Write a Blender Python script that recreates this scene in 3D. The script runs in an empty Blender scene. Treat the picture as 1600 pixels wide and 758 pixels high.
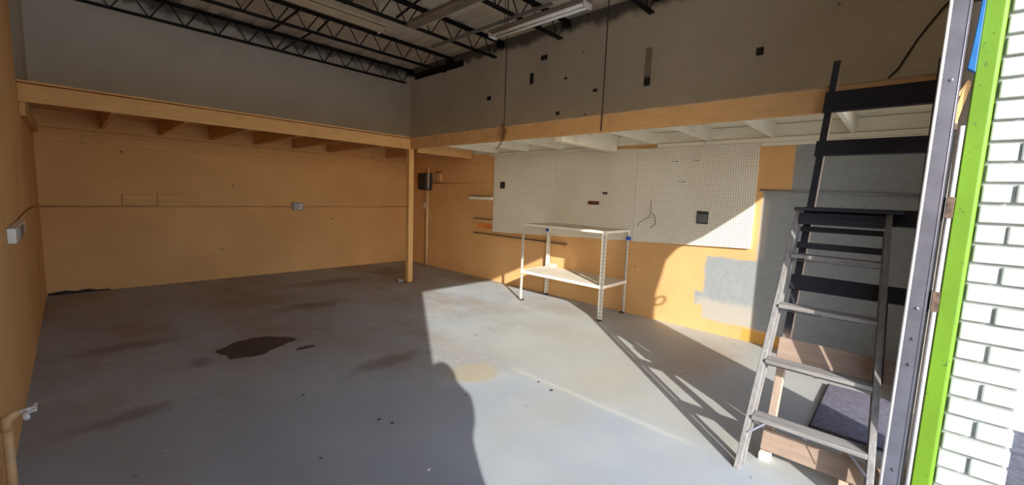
import bpy, bmesh, math, random
from mathutils import Vector, Matrix
random.seed(7)
C = bpy.context.scene.collection
PI = math.pi
V = Vector

# ------------------------------------------------------------------ camera numbers
F_PX, YAW, PITCH, ROLL, CAM_H = 650.6266, 0.814974, -0.1120245, 0.0381994, 1.55
# ------------------------------------------------------------------ room numbers (metres)
XL, XR, YB = -0.29, 5.214, 8.134          # left wall, right wall, back wall
YI, YO = -0.152, -0.443                    # inner and outer face of the front wall
ZC = 4.14                                 # underside of the roof deck
XF, YF = 3.876, 6.023                     # fascias of the two lofts
XP = 2.835                                 # reveal of the brick pier
ZT, ZB = 2.43, 2.245

# ================================================================== materials
class N:
    """tiny node helper"""
    def __init__(s, name):
        s.m = bpy.data.materials.new(name); s.m.use_nodes = True
        s.t = s.m.node_tree; s.t.nodes.clear()
        s.out = s.new('ShaderNodeOutputMaterial'); s.b = s.new('ShaderNodeBsdfPrincipled')
        s.t.links.new(s.b.outputs[0], s.out.inputs[0])
        s._xyz = None; s._co = None
    def new(s, typ, **kw):
        n = s.t.nodes.new(typ)
        for k, v in kw.items(): setattr(n, k, v)
        return n
    def link(s, a, b): s.t.links.new(a, b)
    def put(s, sock, v):
        if hasattr(v, 'is_output') or isinstance(v, bpy.types.NodeSocket): s.link(v, sock)
        else:
            if sock.type == 'RGBA' and len(v) == 3: v = (*v, 1)
            sock.default_value = v
    @property
    def co(s):
        if s._co is None: s._co = s.new('ShaderNodeTexCoord').outputs['Object']
        return s._co
    @property
    def xyz(s):
        if s._xyz is None:
            n = s.new('ShaderNodeSeparateXYZ'); s.link(s.co, n.inputs[0]); s._xyz = n.outputs
        return s._xyz
    def math(s, op, a, b=0.0, c=None, clamp=False):
        n = s.new('ShaderNodeMath', operation=op, use_clamp=clamp)
        s.put(n.inputs[0], a); s.put(n.inputs[1], b)
        if c is not None: s.put(n.inputs[2], c)
        return n.outputs[0]
    def noise(s, scale=5, detail=4, rough=.55, vec=None, stretch=None):
        n = s.new('ShaderNodeTexNoise'); n.inputs['Scale'].default_value = scale
        n.inputs['Detail'].default_value = detail; n.inputs['Roughness'].default_value = rough
        v = vec or s.co
        if stretch:
            mp = s.new('ShaderNodeMapping'); mp.inputs['Scale'].default_value = stretch
            s.link(v, mp.inputs[0]); v = mp.outputs[0]
        s.link(v, n.inputs['Vector'])
        return n.outputs['Fac']
    def step(s, v, lo, hi):
        n = s.new('ShaderNodeMapRange', interpolation_type='SMOOTHSTEP')
        s.put(n.inputs[0], v); n.inputs[1].default_value = lo; n.inputs[2].default_value = hi
        return n.outputs[0]
    def mix(s, f, a, b, mode='MIX'):
        n = s.new('ShaderNodeMix', data_type='RGBA', blend_type=mode)
        s.put(n.inputs[0], f); s.put(n.inputs[6], a); s.put(n.inputs[7], b)
        return n.outputs[2]
    def bump(s, h, strength=.3, dist=.01):
        n = s.new('ShaderNodeBump'); n.inputs['Strength'].default_value = strength
        n.inputs['Distance'].default_value = dist; s.link(h, n.inputs['Height'])
        s.link(n.outputs[0], s.b.inputs['Normal'])
    def done(s, col, rough=.7, metal=0.0, spec=None):
        s.put(s.b.inputs['Base Color'], col); s.put(s.b.inputs['Roughness'], rough)
        s.b.inputs['Metallic'].default_value = metal
        if spec is not None: s.b.inputs['Specular IOR Level'].default_value = spec
        return s.m
    def box(s, axis_lo_hi, soft=.01, wob=None):
        """1 inside a box given as {axis: (lo, hi)}, edges softened, wobbled by noise"""
        f = None
        for ax, (lo, hi) in axis_lo_hi.items():
            v = s.xyz['XYZ'.index(ax)]
            if wob is not None: v = s.math('ADD', v, wob)
            a = s.step(v, lo - soft, lo + soft); b = s.math('SUBTRACT', 1.0, s.step(v, hi - soft, hi + soft))
            g = s.math('MULTIPLY', a, b); f = g if f is None else s.math('MULTIPLY', f, g)
        return f

def plain(name, col, rough=.6, metal=0.0, var=.12, scale=9, bump=.0, spec=None, stretch=None):
    n = N(name); f = n.noise(scale, 5, .6, stretch=stretch)
    a = tuple(c * (1 - var) for c in col); b = tuple(min(1, c * (1 + var)) for c in col)
    c = n.mix(n.step(f, .3, .7), a, b)
    if bump: n.bump(n.noise(scale * 4, 5, .6, stretch=stretch), bump, .004)
    return n.done(c, rough, metal, spec)

TAN = (.64, .355, .145); UPPER = (.40, .37, .31); GREY = (.27, .29, .30)

def wall_mat(name, kind):
    n = N(name)
    big = n.noise(1.3, 4); fine = n.noise(14, 5)
    tan = n.mix(n.step(big, .3, .75), (.66, .385, .16), (.75, .455, .20))
    up = n.mix(n.step(n.noise(1.1, 5, .6), .3, .72), (.68, .64, .545), (.79, .745, .64))
    z = n.xyz[2]
    line = n.math('ADD', z, n.math('MULTIPLY', n.math('SUBTRACT', fine, .5), .05))
    col = n.mix(n.step(line, 2.28, 2.34), tan, up)
    # concrete block courses
    mp = n.new('ShaderNodeMapping')
    mp.inputs['Rotation'].default_value = (PI / 2, 0, 0) if kind == 'back' else (PI / 2, 0, PI / 2)
    cmb = n.new('ShaderNodeCombineXYZ')
    n.link(n.xyz[0] if kind == 'back' else n.xyz[1], cmb.inputs[0]); n.link(n.xyz[2], cmb.inputs[1])
    br = n.new('ShaderNodeTexBrick'); n.link(cmb.outputs[0], br.inputs['Vector'])
    br.inputs['Scale'].default_value = 1; br.inputs['Brick Width'].default_value = .406
    br.inputs['Row Height'].default_value = .203; br.inputs['Mortar Size'].default_value = .006
    br.inputs['Mortar Smooth'].default_value = .6
    br.inputs['Color1'].default_value = br.inputs['Color2'].default_value = (1, 1, 1, 1); br.inputs['Mortar'].default_value = (0, 0, 0, 1)
    if kind == 'right':
        w = n.math('MULTIPLY', n.math('SUBTRACT', n.noise(5, 5, .65), .5), .14)
        gcol = n.mix(n.step(fine, .3, .7), (.29, .315, .33), (.325, .35, .36))
        g1 = n.box({'Y': (-9, .91), 'Z': (.13, 2.30)}, .012, n.math('MULTIPLY', w, .35))
        g2 = n.box({'Y': (-9, 1.17), 'Z': (.16, 1.70)}, .015, n.math('MULTIPLY', w, .5))
        g3 = n.box({'Y': (-9, 1.70), 'Z': (.16, .93)}, .02, n.math('MULTIPLY', w, .6))
        g4 = n.box({'Y': (1.0, 1.80), 'Z': (.32, .47)}, .02, n.math('MULTIPLY', w, .5))
        g = n.math('MAXIMUM', n.math('MAXIMUM', g1, g2), n.math('MAXIMUM', g3, g4))
        wash = n.box({'Y': (1.13, 1.78), 'Z': (.08, .40)}, .05, w)
        wash2 = n.box({'Y': (1.10, 1.26), 'Z': (.95, 1.62)}, .03, n.math('MULTIPLY', w, .4))
        gcol = n.mix(n.math('MULTIPLY', wash2, .6), gcol, (.50, .46, .42))
        gcol = n.mix(n.math('MULTIPLY', wash, .75), gcol, (.50, .45, .38))
        col = n.mix(g, col, gcol)
        org = n.box({'Y': (-9, 1.25), 'Z': (-1, .13)}, .02, n.math('MULTIPLY', w, .5))
        col = n.mix(n.math('MULTIPLY', org, .8), col, (.62, .33, .06))
    if kind == 'left':
        wm = n.box({'Y': (6.03, 6.6), 'Z': (2.3, 9)}, .02)
        col = n.mix(wm, n.mix(n.box({'Y': (-9, 6.03), 'Z': (2.2, 9)}, .01), col, tan), (.55, .55, .50))
    # specks, scuffs and screw holes
    vo = n.new('ShaderNodeTexVoronoi'); vo.inputs['Scale'].default_value = 2.3; n.link(n.co, vo.inputs['Vector'])
    spk = n.math('SUBTRACT', 1.0, n.step(vo.outputs['Distance'], .025, .05))
    col = n.mix(n.math('MULTIPLY', spk, .75), col, (.05, .035, .025))
    dirt = n.math('MULTIPLY', n.step(n.noise(.7, 6, .7), .55, .8), .22)
    col = n.mix(dirt, col, (.20, .15, .10))
    # soot where the roof steel meets the wall
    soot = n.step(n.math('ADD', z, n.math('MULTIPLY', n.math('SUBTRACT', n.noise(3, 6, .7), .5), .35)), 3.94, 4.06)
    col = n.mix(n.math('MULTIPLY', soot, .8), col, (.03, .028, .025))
    h = n.math('ADD', n.math('MULTIPLY', br.outputs['Color'], .5), n.math('MULTIPLY', n.noise(60, 4), .25))
    n.bump(h, .12, .006)
    return n.done(col, .75, spec=.25)

def floor_mat():
    n = N('painted_concrete_floor')
    x, y = n.xyz[0], n.xyz[1]
    big = n.noise(.55, 6, .62); mid = n.noise(2.2, 6, .6); fine = n.noise(22, 6, .7)
    base = n.mix(n.step(mid, .3, .72), (.34, .38, .415), (.415, .45, .465))
    base = n.mix(n.math('MULTIPLY', n.step(fine, .55, .8), .25), base, (.52, .53, .51))
    # worn brown bands, stronger toward the back
    far = n.step(n.math('ADD', y, n.math('MULTIPLY', big, 3.0)), 3.2, 6.8)
    worn = n.math('MULTIPLY', n.step(n.noise(.9, 7, .65, stretch=(1, .55, 1)), .40, .66), n.math('ADD', .32, n.math('MULTIPLY', far, .6)), clamp=True)
    base = n.mix(n.math('MULTIPLY', worn, .85), base, (.28, .215, .15))
    pale = n.step(n.noise(1.6, 7, .7), .60, .70)
    base = n.mix(n.math('MULTIPLY', pale, .45), base, (.58, .57, .49))
    def ell(cx, cy, rx, ry, wob, lo, hi):
        dx = n.math('DIVIDE', n.math('SUBTRACT', x, cx), rx); dy = n.math('DIVIDE', n.math('SUBTRACT', y, cy), ry)
        d = n.math('SQRT', n.math('ADD', n.math('MULTIPLY', dx, dx), n.math('MULTIPLY', dy, dy)))
        d = n.math('ADD', d, n.math('MULTIPLY', n.math('SUBTRACT', n.noise(5.5, 6, .65), .5), wob))
        return n.math('SUBTRACT', 1.0, n.step(d, lo, hi))
    # newer bluish paint near the door, ending in a ragged edge
    edge = n.math('ADD', n.math('MULTIPLY', n.math('MAXIMUM', n.math('SUBTRACT', 2.35, x), 0.0), .62), 2.36)
    edge = n.math('ADD', edge, n.math('MULTIPLY', n.math('SUBTRACT', n.noise(3, 5), .5), .25))
    new = n.math('MULTIPLY', n.step(n.math('SUBTRACT', edge, y), -.02, .03), n.math('SUBTRACT', 1.0, n.step(x, 2.58, 2.68)))
    new = n.math('MULTIPLY', new, n.math('SUBTRACT', 1.0, n.math('MULTIPLY', n.step(n.noise(1.3, 5), .45, .65), .55)))
    base = n.mix(n.math('MULTIPLY', new, .5), base, (.335, .375, .42))
    warm = n.math('MULTIPLY', n.step(x, 2.55, 2.9), n.math('SUBTRACT', 1.0, n.step(y, 2.6, 4.2)))
    base = n.mix(n.math('MULTIPLY', warm, .5), base, (.42, .405, .345))
    # pale worn patches where the paint is gone
    flk = n.step(n.noise(9, 6, .75, stretch=(1, 2.2, 1)), .58, .68)
    for (cx, cy, rx, ry, a) in ((2.55, 3.15, .50, .55, .8), (3.3, 3.9, .60, .6, .8), (2.45, 2.62, .3, .25, .8)):
        base = n.mix(n.math('MULTIPLY', n.math('MULTIPLY', ell(cx, cy, rx, ry, 1.6, .4, 1.2), flk), a), base, (.70, .68, .58))
    base = n.mix(n.math('MULTIPLY', ell(2.32, 2.62, .30, .24, 1.3, .5, 1.0), .65), base, (.42, .35, .22))
    base = n.mix(n.math('MULTIPLY', n.math('MULTIPLY', ell(2.30, 2.78, .26, .22, 1.4, .5, 1.0), flk), .9), base, (.70, .68, .52))
    base = n.mix(n.math('MULTIPLY', ell(2.75, 1.75, 1.2, .30, 1.5, .3, 1.3), .18), base, (.42, .36, .25))
    # black oil stain
    wo = n.math('MULTIPLY', n.math('SUBTRACT', n.noise(7, 6, .65), .5), .16)
    hull = [(.85, 4.56), (1.06, 4.73), (1.36, 4.70), (1.52, 4.46), (1.53, 4.24), (1.44, 4.12), (1.12, 4.19), (.91, 4.07)]
    dm = None
    for (ax, ay), (bx, by) in zip(hull, hull[1:] + hull[:1]):
        ln = math.hypot(bx - ax, by - ay); nx, ny = (by - ay) / ln, -(bx - ax) / ln
        if (1.2 - ax) * nx + (4.42 - ay) * ny < 0: nx, ny = -nx, -ny
        dd = n.math('ADD', n.math('MULTIPLY', n.math('SUBTRACT', x, ax), nx), n.math('MULTIPLY', n.math('SUBTRACT', y, ay), ny))
        dm = dd if dm is None else n.math('MINIMUM', dm, dd)
    st = n.math('MAXIMUM', n.step(n.math('ADD', dm, wo), -.012, .012), ell(1.50, 4.13, .10, .045, .6, .8, 1.0))
    base = n.mix(n.math('MULTIPLY', st, .93), base, (.045, .034, .03))
    # dark blotches
    for (cx, cy, rx, ry) in ((.25, 5.2, .5, .16), (.70, 4.35, .10, .16), (2.1, 5.6, .5, .2), (.2, 3.6, .3, .12), (1.9, 3.3, .4, .15), (2.9, 6.9, .8, .3), (4.3, 7.2, .6, .5)):
        base = n.mix(n.math('MULTIPLY', ell(cx, cy, rx, ry, 2.0, .3, 1.2), .5), base, (.14, .10, .075))
    # rust tint by the table feet
    base = n.mix(n.math('MULTIPLY', ell(4.3, 1.35, .75, .35, 1.6, .3, 1.2), .40), base, (.33, .19, .09))
    # hairline cracks / joints
    wob = n.math('MULTIPLY', n.math('SUBTRACT', n.noise(3.5, 5), .5), .10)
    for f in (n.math('MULTIPLY', n.math('LESS_THAN', n.math('ABSOLUTE', n.math('ADD', n.math('SUBTRACT', x, 2.79), n.math('MULTIPLY', wob, .2))), .005), n.box({'Y': (4.05, 4.95)}, .02)),
              n.math('MULTIPLY', n.math('LESS_THAN', n.math('ABSOLUTE', n.math('ADD', n.math('SUBTRACT', y, 4.05), n.math('MULTIPLY', wob, .2))), .005), n.box({'X': (2.8, 3.9)}, .02))):
        base = n.mix(n.math('MULTIPLY', f, .35), base, (.16, .15, .14))
    band = n.math('SUBTRACT', 1.0, n.step(n.math('ABSOLUTE', n.math('ADD', n.math('SUBTRACT', x, 2.67), n.math('MULTIPLY', wob, .5))), .008, .045))
    base = n.mix(n.math('MULTIPLY', n.math('MULTIPLY', band, n.box({'Y': (.85, 2.45)}, .12)), .38), base, (.56, .56, .51))
    vo = n.new('ShaderNodeTexVoronoi'); vo.inputs['Scale'].default_value = 5.5; n.link(n.co, vo.inputs['Vector'])
    spk = n.math('SUBTRACT', 1.0, n.step(vo.outputs['Distance'], .05, .085))
    spk = n.math('MULTIPLY', spk, n.step(n.noise(1.7, 3), .5, .6))
    base = n.mix(n.math('MULTIPLY', spk, .75), base, (.06, .055, .05))
    vo2 = n.new('ShaderNodeTexVoronoi'); vo2.inputs['Scale'].default_value = 3.7; n.link(n.co, vo2.inputs['Vector'])
    base = n.mix(n.math('SUBTRACT', 1.0, n.step(vo2.outputs['Distance'], .018, .032)), base, (.75, .75, .72))
    n.bump(n.math('ADD', n.math('MULTIPLY', mid, .6), n.math('MULTIPLY', fine, .3)), .12, .01)
    return n.done(base, n.math('ADD', .42, n.math('MULTIPLY', mid, .3)), spec=.35)

def pegboard_mat():
    n = N('white_pegboard')
    P = .0254
    y = n.math('SUBTRACT', n.math('FRACT', n.math('DIVIDE', n.xyz[1], P)), .5)
    z = n.math('SUBTRACT', n.math('FRACT', n.math('DIVIDE', n.xyz[2], P)), .5)
    d = n.math('SQRT', n.math('ADD', n.math('MULTIPLY', y, y), n.math('MULTIPLY', z, z)))
    hole = n.math('SUBTRACT', 1.0, n.step(d, .17, .26))
    big = n.noise(1.8, 5)
    c = n.mix(n.step(big, .3, .7), (.80, .76, .65), (.88, .85, .745))
    c = n.mix(n.math('MULTIPLY', n.step(n.noise(6, 6, .7), .62, .8), .3), c, (.45, .38, .28))
    c = n.mix(n.math('MULTIPLY', hole, .95), c, (.10, .085, .07))
    return n.done(c, .55, spec=.3)

def wood_mat(name, a, b, axis='z', rough=.75, dirt=None, amt=.4):
    n = N(name)
    st = {'x': (1, 14, 14), 'y': (14, 1, 14), 'z': (14, 14, 1)}[axis]
    g = n.noise(3.2, 7, .65, stretch=st); c = n.mix(n.step(g, .3, .72), a, b)
    if dirt: c = n.mix(n.math('MULTIPLY', n.step(n.noise(5, 6, .7), .5, .72), amt), c, dirt)
    n.bump(n.noise(6, 8, .7, stretch=st), .3, .004)
    return n.done(c, rough, spec=.25)

def chipped(name, col, under, lo=.66, hi=.70, scale=16, rough=.5, bump=.25):
    n = N(name); f = n.step(n.noise(scale, 7, .7), lo, hi)
    c = n.mix(n.step(n.noise(4, 4), .3, .7), tuple(v * .93 for v in col), tuple(min(1, v * 1.05) for v in col))
    c = n.mix(f, c, under)
    n.bump(n.math('SUBTRACT', n.noise(scale, 7, .7), n.math('MULTIPLY', f, .3)), bump, .003)
    return n.done(c, rough)

M = {}
M['back'] = wall_mat('tan_and_grey_block_back', 'back'); M['right'] = wall_mat('tan_and_grey_block_right', 'right')
M['left'] = wall_mat('tan_block_left', 'left'); M['floor'] = floor_mat(); M['peg'] = pegboard_mat()
M['tan_wood'] = wood_mat('tan_painted_wood', (.64, .375, .15), (.74, .45, .20), 'x', dirt=(.36, .22, .10), amt=.3)
M['tan_wood_y'] = wood_mat('tan_painted_wood_y', (.60, .35, .145), (.68, .41, .185), 'y', dirt=(.30, .18, .09), amt=.3)
M['tan_post'] = wood_mat('tan_painted_post', (.64, .38, .15), (.74, .47, .20), 'z', dirt=(.36, .22, .10), amt=.25)
M['cream_wood'] = wood_mat('cream_painted_wood', (.82, .77, .62), (.90, .86, .73), 'x', dirt=(.45, .36, .22), amt=.3)
M['cream_wood_y'] = wood_mat('cream_painted_wood_y', (.81, .76, .61), (.89, .85, .72), 'y', dirt=(.42, .34, .22), amt=.3)
M['ply'] = wood_mat('raw_plywood', (.34, .22, .12), (.42, .28, .16), 'y')
M['deck'] = plain('roof_deck_cream', (.80, .755, .66), .7, var=.12, scale=1.6)
M['steel'] = plain('black_joist_steel', (.012, .011, .011), .6, 0.0, .5, 20, spec=.3)
M['galv'] = plain('galvanised_steel', (.27, .27, .32), .42, .96, .12, 9, bump=.03)
M['chrome'] = plain('bright_steel', (.80, .80, .81), .3, .35, .06, 20)
M['rust'] = plain('rusted_bracket', (.10, .065, .045), .8, 0, .5, 30)
M['cream_metal'] = plain('cream_enamel', (.66, .58, .42), .45, var=.08, scale=4)
M['brown_metal'] = plain('dusty_enamel', (.22, .18, .14), .6, var=.2, scale=5)
M['grey_metal'] = plain('grey_painted_metal', (.20, .205, .19), .5, var=.15)
M['tube'] = plain('white_glass_tube', (.85, .83, .78), .25, var=.03)
M['white_metal'] = chipped('white_painted_angle', (.80, .77, .68), (.20, .13, .08), .69, .74, 22, .45, .1)
M['table_board'] = wood_mat('white_painted_board', (.60, .55, .45), (.72, .67, .57), 'y', dirt=(.36, .28, .18), amt=.45)
M['hole'] = plain('dark_slot', (.035, .03, .028), .9, var=.1)
M['blue_tape'] = plain('blue_tape', (.02, .08, .55), .5, var=.1)
M['shaded_board'] = wood_mat('brown_wood_shaded_black', (.014, .015, .022), (.026, .027, .038), 'y', rough=.55, dirt=(.06, .055, .06), amt=.3)  # brown step boards coloured near black to hold their shade
n_ = N('brown_rail_shaded_above')  # brown rail, shade put in as black on its upper part
_g = n_.noise(3.2, 7, .65, stretch=(14, 14, 1)); _shade = n_.mix(n_.step(_g, .3, .72), (.014, .015, .022), (.028, .029, .04)); _brown = n_.mix(n_.step(_g, .3, .72), (.29, .215, .165), (.37, .28, .215))
M['shaded_rail'] = n_.done(n_.mix(n_.step(n_.math('ADD', n_.xyz[2], n_.math('MULTIPLY', n_.noise(8, 5), .12)), .74, .86), _brown, _shade), .6)
M['raw_rail'] = wood_mat('bare_pine_rail', (.50, .35, .25), (.62, .46, .34), 'z')
M['brown_board'] = wood_mat('brown_step_board', (.27, .20, .155), (.34, .25, .195), 'y', dirt=(.17, .12, .09), amt=.3)
M['old_wood'] = wood_mat('weathered_grey_wood_rail', (.17, .166, .163), (.27, .262, .256), 'z', rough=.85, dirt=(.14, .12, .11), amt=.45)
M['old_wood_y'] = wood_mat('weathered_grey_wood_tread', (.18, .172, .165), (.29, .275, .26), 'y', rough=.85, dirt=(.14, .12, .10), amt=.45)
M['dark_wood'] = wood_mat('dark_stained_wood', (.02, .02, .028), (.045, .043, .055), 'z', rough=.6)
M['dark_wood_y'] = wood_mat('near_black_wood_y', (.02, .02, .028), (.045, .043, .055), 'y', rough=.6)  # near-black tone for the stepladder cap, apron and slats
M['mat'] = plain('dark_purple_grey_felt', (.125, .115, .15), .9, var=.22, scale=30, bump=.3)
M['green'] = chipped('lime_green_paint', (.105, .225, .001), (.04, .10, .002), .615, .65, 26, .6, .35)
M['brick'] = chipped('white_painted_brick', (.50, .545, .515), (.34, .37, .35), .70, .76, 14, .6, .5)
M['mortar'] = plain('white_mortar_in_shade', (.27, .285, .275), .8, var=.2)  # white mortar greyed to carry the shade of the recessed joints
M['blue'] = plain('blue_tarp', (.01, .12, .36), .5, var=.25, scale=6)
M['black_plastic'] = plain('black_plastic', (.018, .018, .019), .5, var=.3)
M['dark_box'] = plain('dark_grey_metal_box', (.035, .035, .04), .5, var=.3)
M['white_plastic'] = plain('white_plastic', (.72, .70, .66), .4, var=.06)
M['grey_plate'] = plain('grey_cover_plate', (.16, .17, .18), .4, .3, var=.15)
M['tan_metal'] = plain('tan_painted_conduit', (.58, .35, .16), .5, var=.12)
M['pale_pipe'] = plain('pale_tan_conduit', (.66, .47, .27), .45, var=.12)
M['steel_box'] = plain('steel_outlet_box', (.28, .28, .29), .4, .6, var=.2)
M['wire'] = plain('dark_wire', (.03, .026, .022), .6, var=.2)
M['copper'] = plain('rusty_wire', (.22, .10, .05), .6, .3, var=.3)
M['label_red'] = plain('brown_red_label', (.12, .035, .02), .6, var=.2)
M['orange'] = plain('orange_paint', (.75, .25, .05), .6, var=.2)
M['asphalt'] = plain('outdoor_paving', (.70, .68, .63), .9, var=.12, scale=12, bump=.4)
M['leaf'] = plain('green_leaf', (.12, .24, .03), .6, var=.35, scale=20)
M['stucco'] = plain('white_front_wall', (.70, .70, .67), .8, var=.08, scale=6, bump=.2)
M['skin'] = plain('skin', (.50, .29, .20), .5, var=.05); M['cloth_shirt'] = plain('navy_shirt', (.03, .05, .12), .9, var=.2)
M['cloth_pants'] = plain('grey_trousers', (.10, .10, .11), .9, var=.2); M['hair'] = plain('dark_hair', (.025, .018, .012), .7, var=.4)
M['shoe'] = plain('black_shoe', (.02, .02, .02), .5, var=.2); M['eye'] = plain('eye_white', (.8, .8, .78), .2, var=.02)
M['stone'] = plain('grey_can', (.30, .30, .30), .5, .2, var=.25, scale=30)

# ================================================================== mesh helpers
class MB:
    def __init__(s): s.bm = bmesh.new(); s.mi = 0
    def face(s, vs):
        try: f = s.bm.faces.new(vs); f.material_index = s.mi; return f
        except ValueError: return None
    def hexa(s, p):           # 8 points: bottom 4 (ccw), top 4
        v = [s.bm.verts.new(q) for q in p]
        for a in ((3, 2, 1, 0), (4, 5, 6, 7), (0, 1, 5, 4), (1, 2, 6, 5), (2, 3, 7, 6), (3, 0, 4, 7)): s.face([v[i] for i in a])
        return s
    def box(s, x0, x1, y0, y1, z0, z1):
        return s.hexa([(x0, y0, z0), (x1, y0, z0), (x1, y1, z0), (x0, y1, z0), (x0, y0, z1), (x1, y0, z1), (x1, y1, z1), (x0, y1, z1)])
    def bar(s, a, b, w, h, up=(0, 0, 1)):     # w across, h along up
        a, b = V(a), V(b); d = (b - a).normalized(); up = V(up)
        r = d.cross(up).normalized(); u = r.cross(d).normalized(); r *= w / 2; u *= h / 2
        return s.hexa([a - r - u, a + r - u, b + r - u, b - r - u, a - r + u, a + r + u, b + r + u, b - r + u])
    def tube(s, pts, rad, n=8, cap=True, radii=None):
        pts = [V(p) for p in pts]; rings = []; prev = None
        for i, p in enumerate(pts):
            if i == 0: d = pts[1] - p
            elif i == len(pts) - 1: d = p - pts[i - 1]
            else: d = (pts[i + 1] - p).normalized() + (p - pts[i - 1]).normalized()
            d.normalize()
            ref = prev if prev is not None else (V((0, 0, 1)) if abs(d.z) < .9 else V((1, 0, 0)))
            r = (ref - d * ref.dot(d)); r = r.normalized() if r.length > 1e-6 else d.orthogonal().normalized()
            prev = r; u = d.cross(r); R = radii[i] if radii else rad
            rings.append([s.bm.verts.new(p + r * R * math.cos(2 * PI * k / n) + u * R * math.sin(2 * PI * k / n)) for k in range(n)])
        for A, B in zip(rings, rings[1:]):
            for k in range(n): s.face([A[k], A[(k + 1) % n], B[(k + 1) % n], B[k]])
        if cap: s.face(rings[0][::-1]); s.face(rings[-1])
        return s
    def prism(s, poly, axis, a, b):           # poly of 2-D points extruded along axis from a to b
        def P(u, v, t): return {'x': (t, u, v), 'y': (u, t, v), 'z': (u, v, t)}[axis]
        A = [s.bm.verts.new(P(u, v, a)) for u, v in poly]; B = [s.bm.verts.new(P(u, v, b)) for u, v in poly]
        s.face(A); s.face(B[::-1]); n = len(poly)
        for k in range(n): s.face([A[k], B[k], B[(k + 1) % n], A[(k + 1) % n]])
        return s
    def lathe(s, prof, c, axis=(0, 0, 1), n=16):
        c = V(c); d = V(axis).normalized(); r = d.orthogonal().normalized(); u = d.cross(r); rings = []
        for (R, h) in prof: rings.append([s.bm.verts.new(c + d * h + (r * math.cos(2 * PI * k / n) + u * math.sin(2 * PI * k / n)) * max(R, 1e-4)) for k in range(n)])
        for A, B in zip(rings, rings[1:]):
            for k in range(n): s.face([A[k], A[(k + 1) % n], B[(k + 1) % n], B[k]])
        s.face(rings[0][::-1]); s.face(rings[-1]); return s
    def ball(s, c, r, sc=(1, 1, 1), seg=12):
        m = Matrix.Translation(c) @ Matrix.Diagonal((*sc, 1))
        bmesh.ops.create_uvsphere(s.bm, u_segments=seg, v_segments=seg // 2 + 2, radius=r, matrix=m); return s
    def build(s, name, mat, parent=None, bevel=0.0, smooth=False, origin=None):
        bmesh.ops.recalc_face_normals(s.bm, faces=s.bm.faces)
        o0 = V(origin) if origin is not None else (parent_world(parent) if parent else V((0, 0, 0)))
        if o0.length: bmesh.ops.translate(s.bm, verts=s.bm.verts, vec=-o0)
        me = bpy.data.meshes.new(name); s.bm.to_mesh(me); s.bm.free()
        for m in (mat if isinstance(mat, (list, tuple)) else [mat]): me.materials.append(m)
        o = bpy.data.objects.new(name, me); C.objects.link(o)
        if parent: o.parent = parent
        elif origin is not None: o.location = origin
        if smooth:
            for p in me.polygons: p.use_smooth = True
        if bevel:
            b = o.modifiers.new('bevel', 'BEVEL'); b.width = bevel; b.segments = 2; b.limit_method = 'ANGLE'; b.harden_normals = False
        return o
def parent_world(o):
    v = V((0, 0, 0))
    while o: v = v + o.location; o = o.parent
    return v
def tag(o, label, cat, group=None, kind=None):
    o['label'] = label; o['category'] = cat
    if group: o['group'] = group
    if kind: o['kind'] = kind
    return o
def thing(name, label, cat, loc, group=None):
    o = bpy.data.objects.new(name, None); o.empty_display_size = .1; C.objects.link(o); o.location = loc
    return tag(o, label, cat, group)
def struct(o, label=None, cat=None):
    o['kind'] = 'structure'
    if label: o['label'] = label
    if cat: o['category'] = cat
    return o

# ================================================================== the shell
YW = -0.90     # the left wall runs on outside the door as a wing
struct(MB().box(XL, XR, YO, YB, -.12, 0).build('floor', M['floor']), 'worn grey painted concrete floor with a black oil stain', 'floor')
struct(MB().box(XL - .2, XL, YW, YB + .2, -.12, ZC + .1).build('wall_left', M['left']), 'tan painted block wall along the left edge', 'wall')
struct(MB().box(XL, XR, YB, YB + .2, -.12, ZC + .1).build('wall_back', M['back']), 'block wall at the back, tan below the loft and grey above', 'wall')
struct(MB().box(XR, XR + .2, YO, YB + .2, -.12, ZC + .1).build('wall_right', M['right']), 'block wall on the right, tan with grey paint patches', 'wall')
# front wall: header over the door opening, brick faced pier, walk-in opening, end
m = MB()
m.box(XL, XP + .04, YO, YI, 2.83, ZC + .1)
m.box(XP + .04, 3.474, YO, YI, -.12, ZC + .1)
m.box(4.38, XR, YO, YI, -.12, ZC + .1)
m.prism([(3.474, 1.68), (3.51, 1.88), (3.54, 2.08), (3.62, 2.18), (3.78, 2.21), (4.00, 2.31), (4.38, 2.52), (4.38, ZC + .1), (3.474, ZC + .1)], 'y', YO, YI)  # unseen opening, sloped and rounded top shaped to fit its light patch
struct(m.build('wall_front', M['stucco']), 'front wall around the roll-up door opening', 'wall')
# corrugated roof deck
m = MB(); prof = []
xx = XL; k = 0
while xx < XR:
    prof += [(xx, ZC + (.0 if k % 2 == 0 else .035)), (min(xx + .13, XR), ZC + (.0 if k % 2 == 0 else .035))]
    xx += .155; k += 1
top = [(XR, ZC + .12), (XL, ZC + .12)]
m.prism(prof + top, 'y', YO, YB)
struct(m.build('ceiling', M['deck']), 'cream ribbed metal roof deck over the joists', 'ceiling')
# ground outside
struct(MB().box(-40, 40, -40, YO, -.16, -.04).build('floor_outside', M['asphalt']), 'grey paving outside the door', 'ground')

struct(MB().box(2.3, 4.7, -1.3, YO - .012, -.045, -.028).build('floor_bed', plain('dark_ground_strip', (.10, .10, .115), .9, var=.3, scale=14, bump=.4), None), 'dark strip of ground outside the brick pier', 'ground')  # darker strip of ground along the pier
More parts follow.
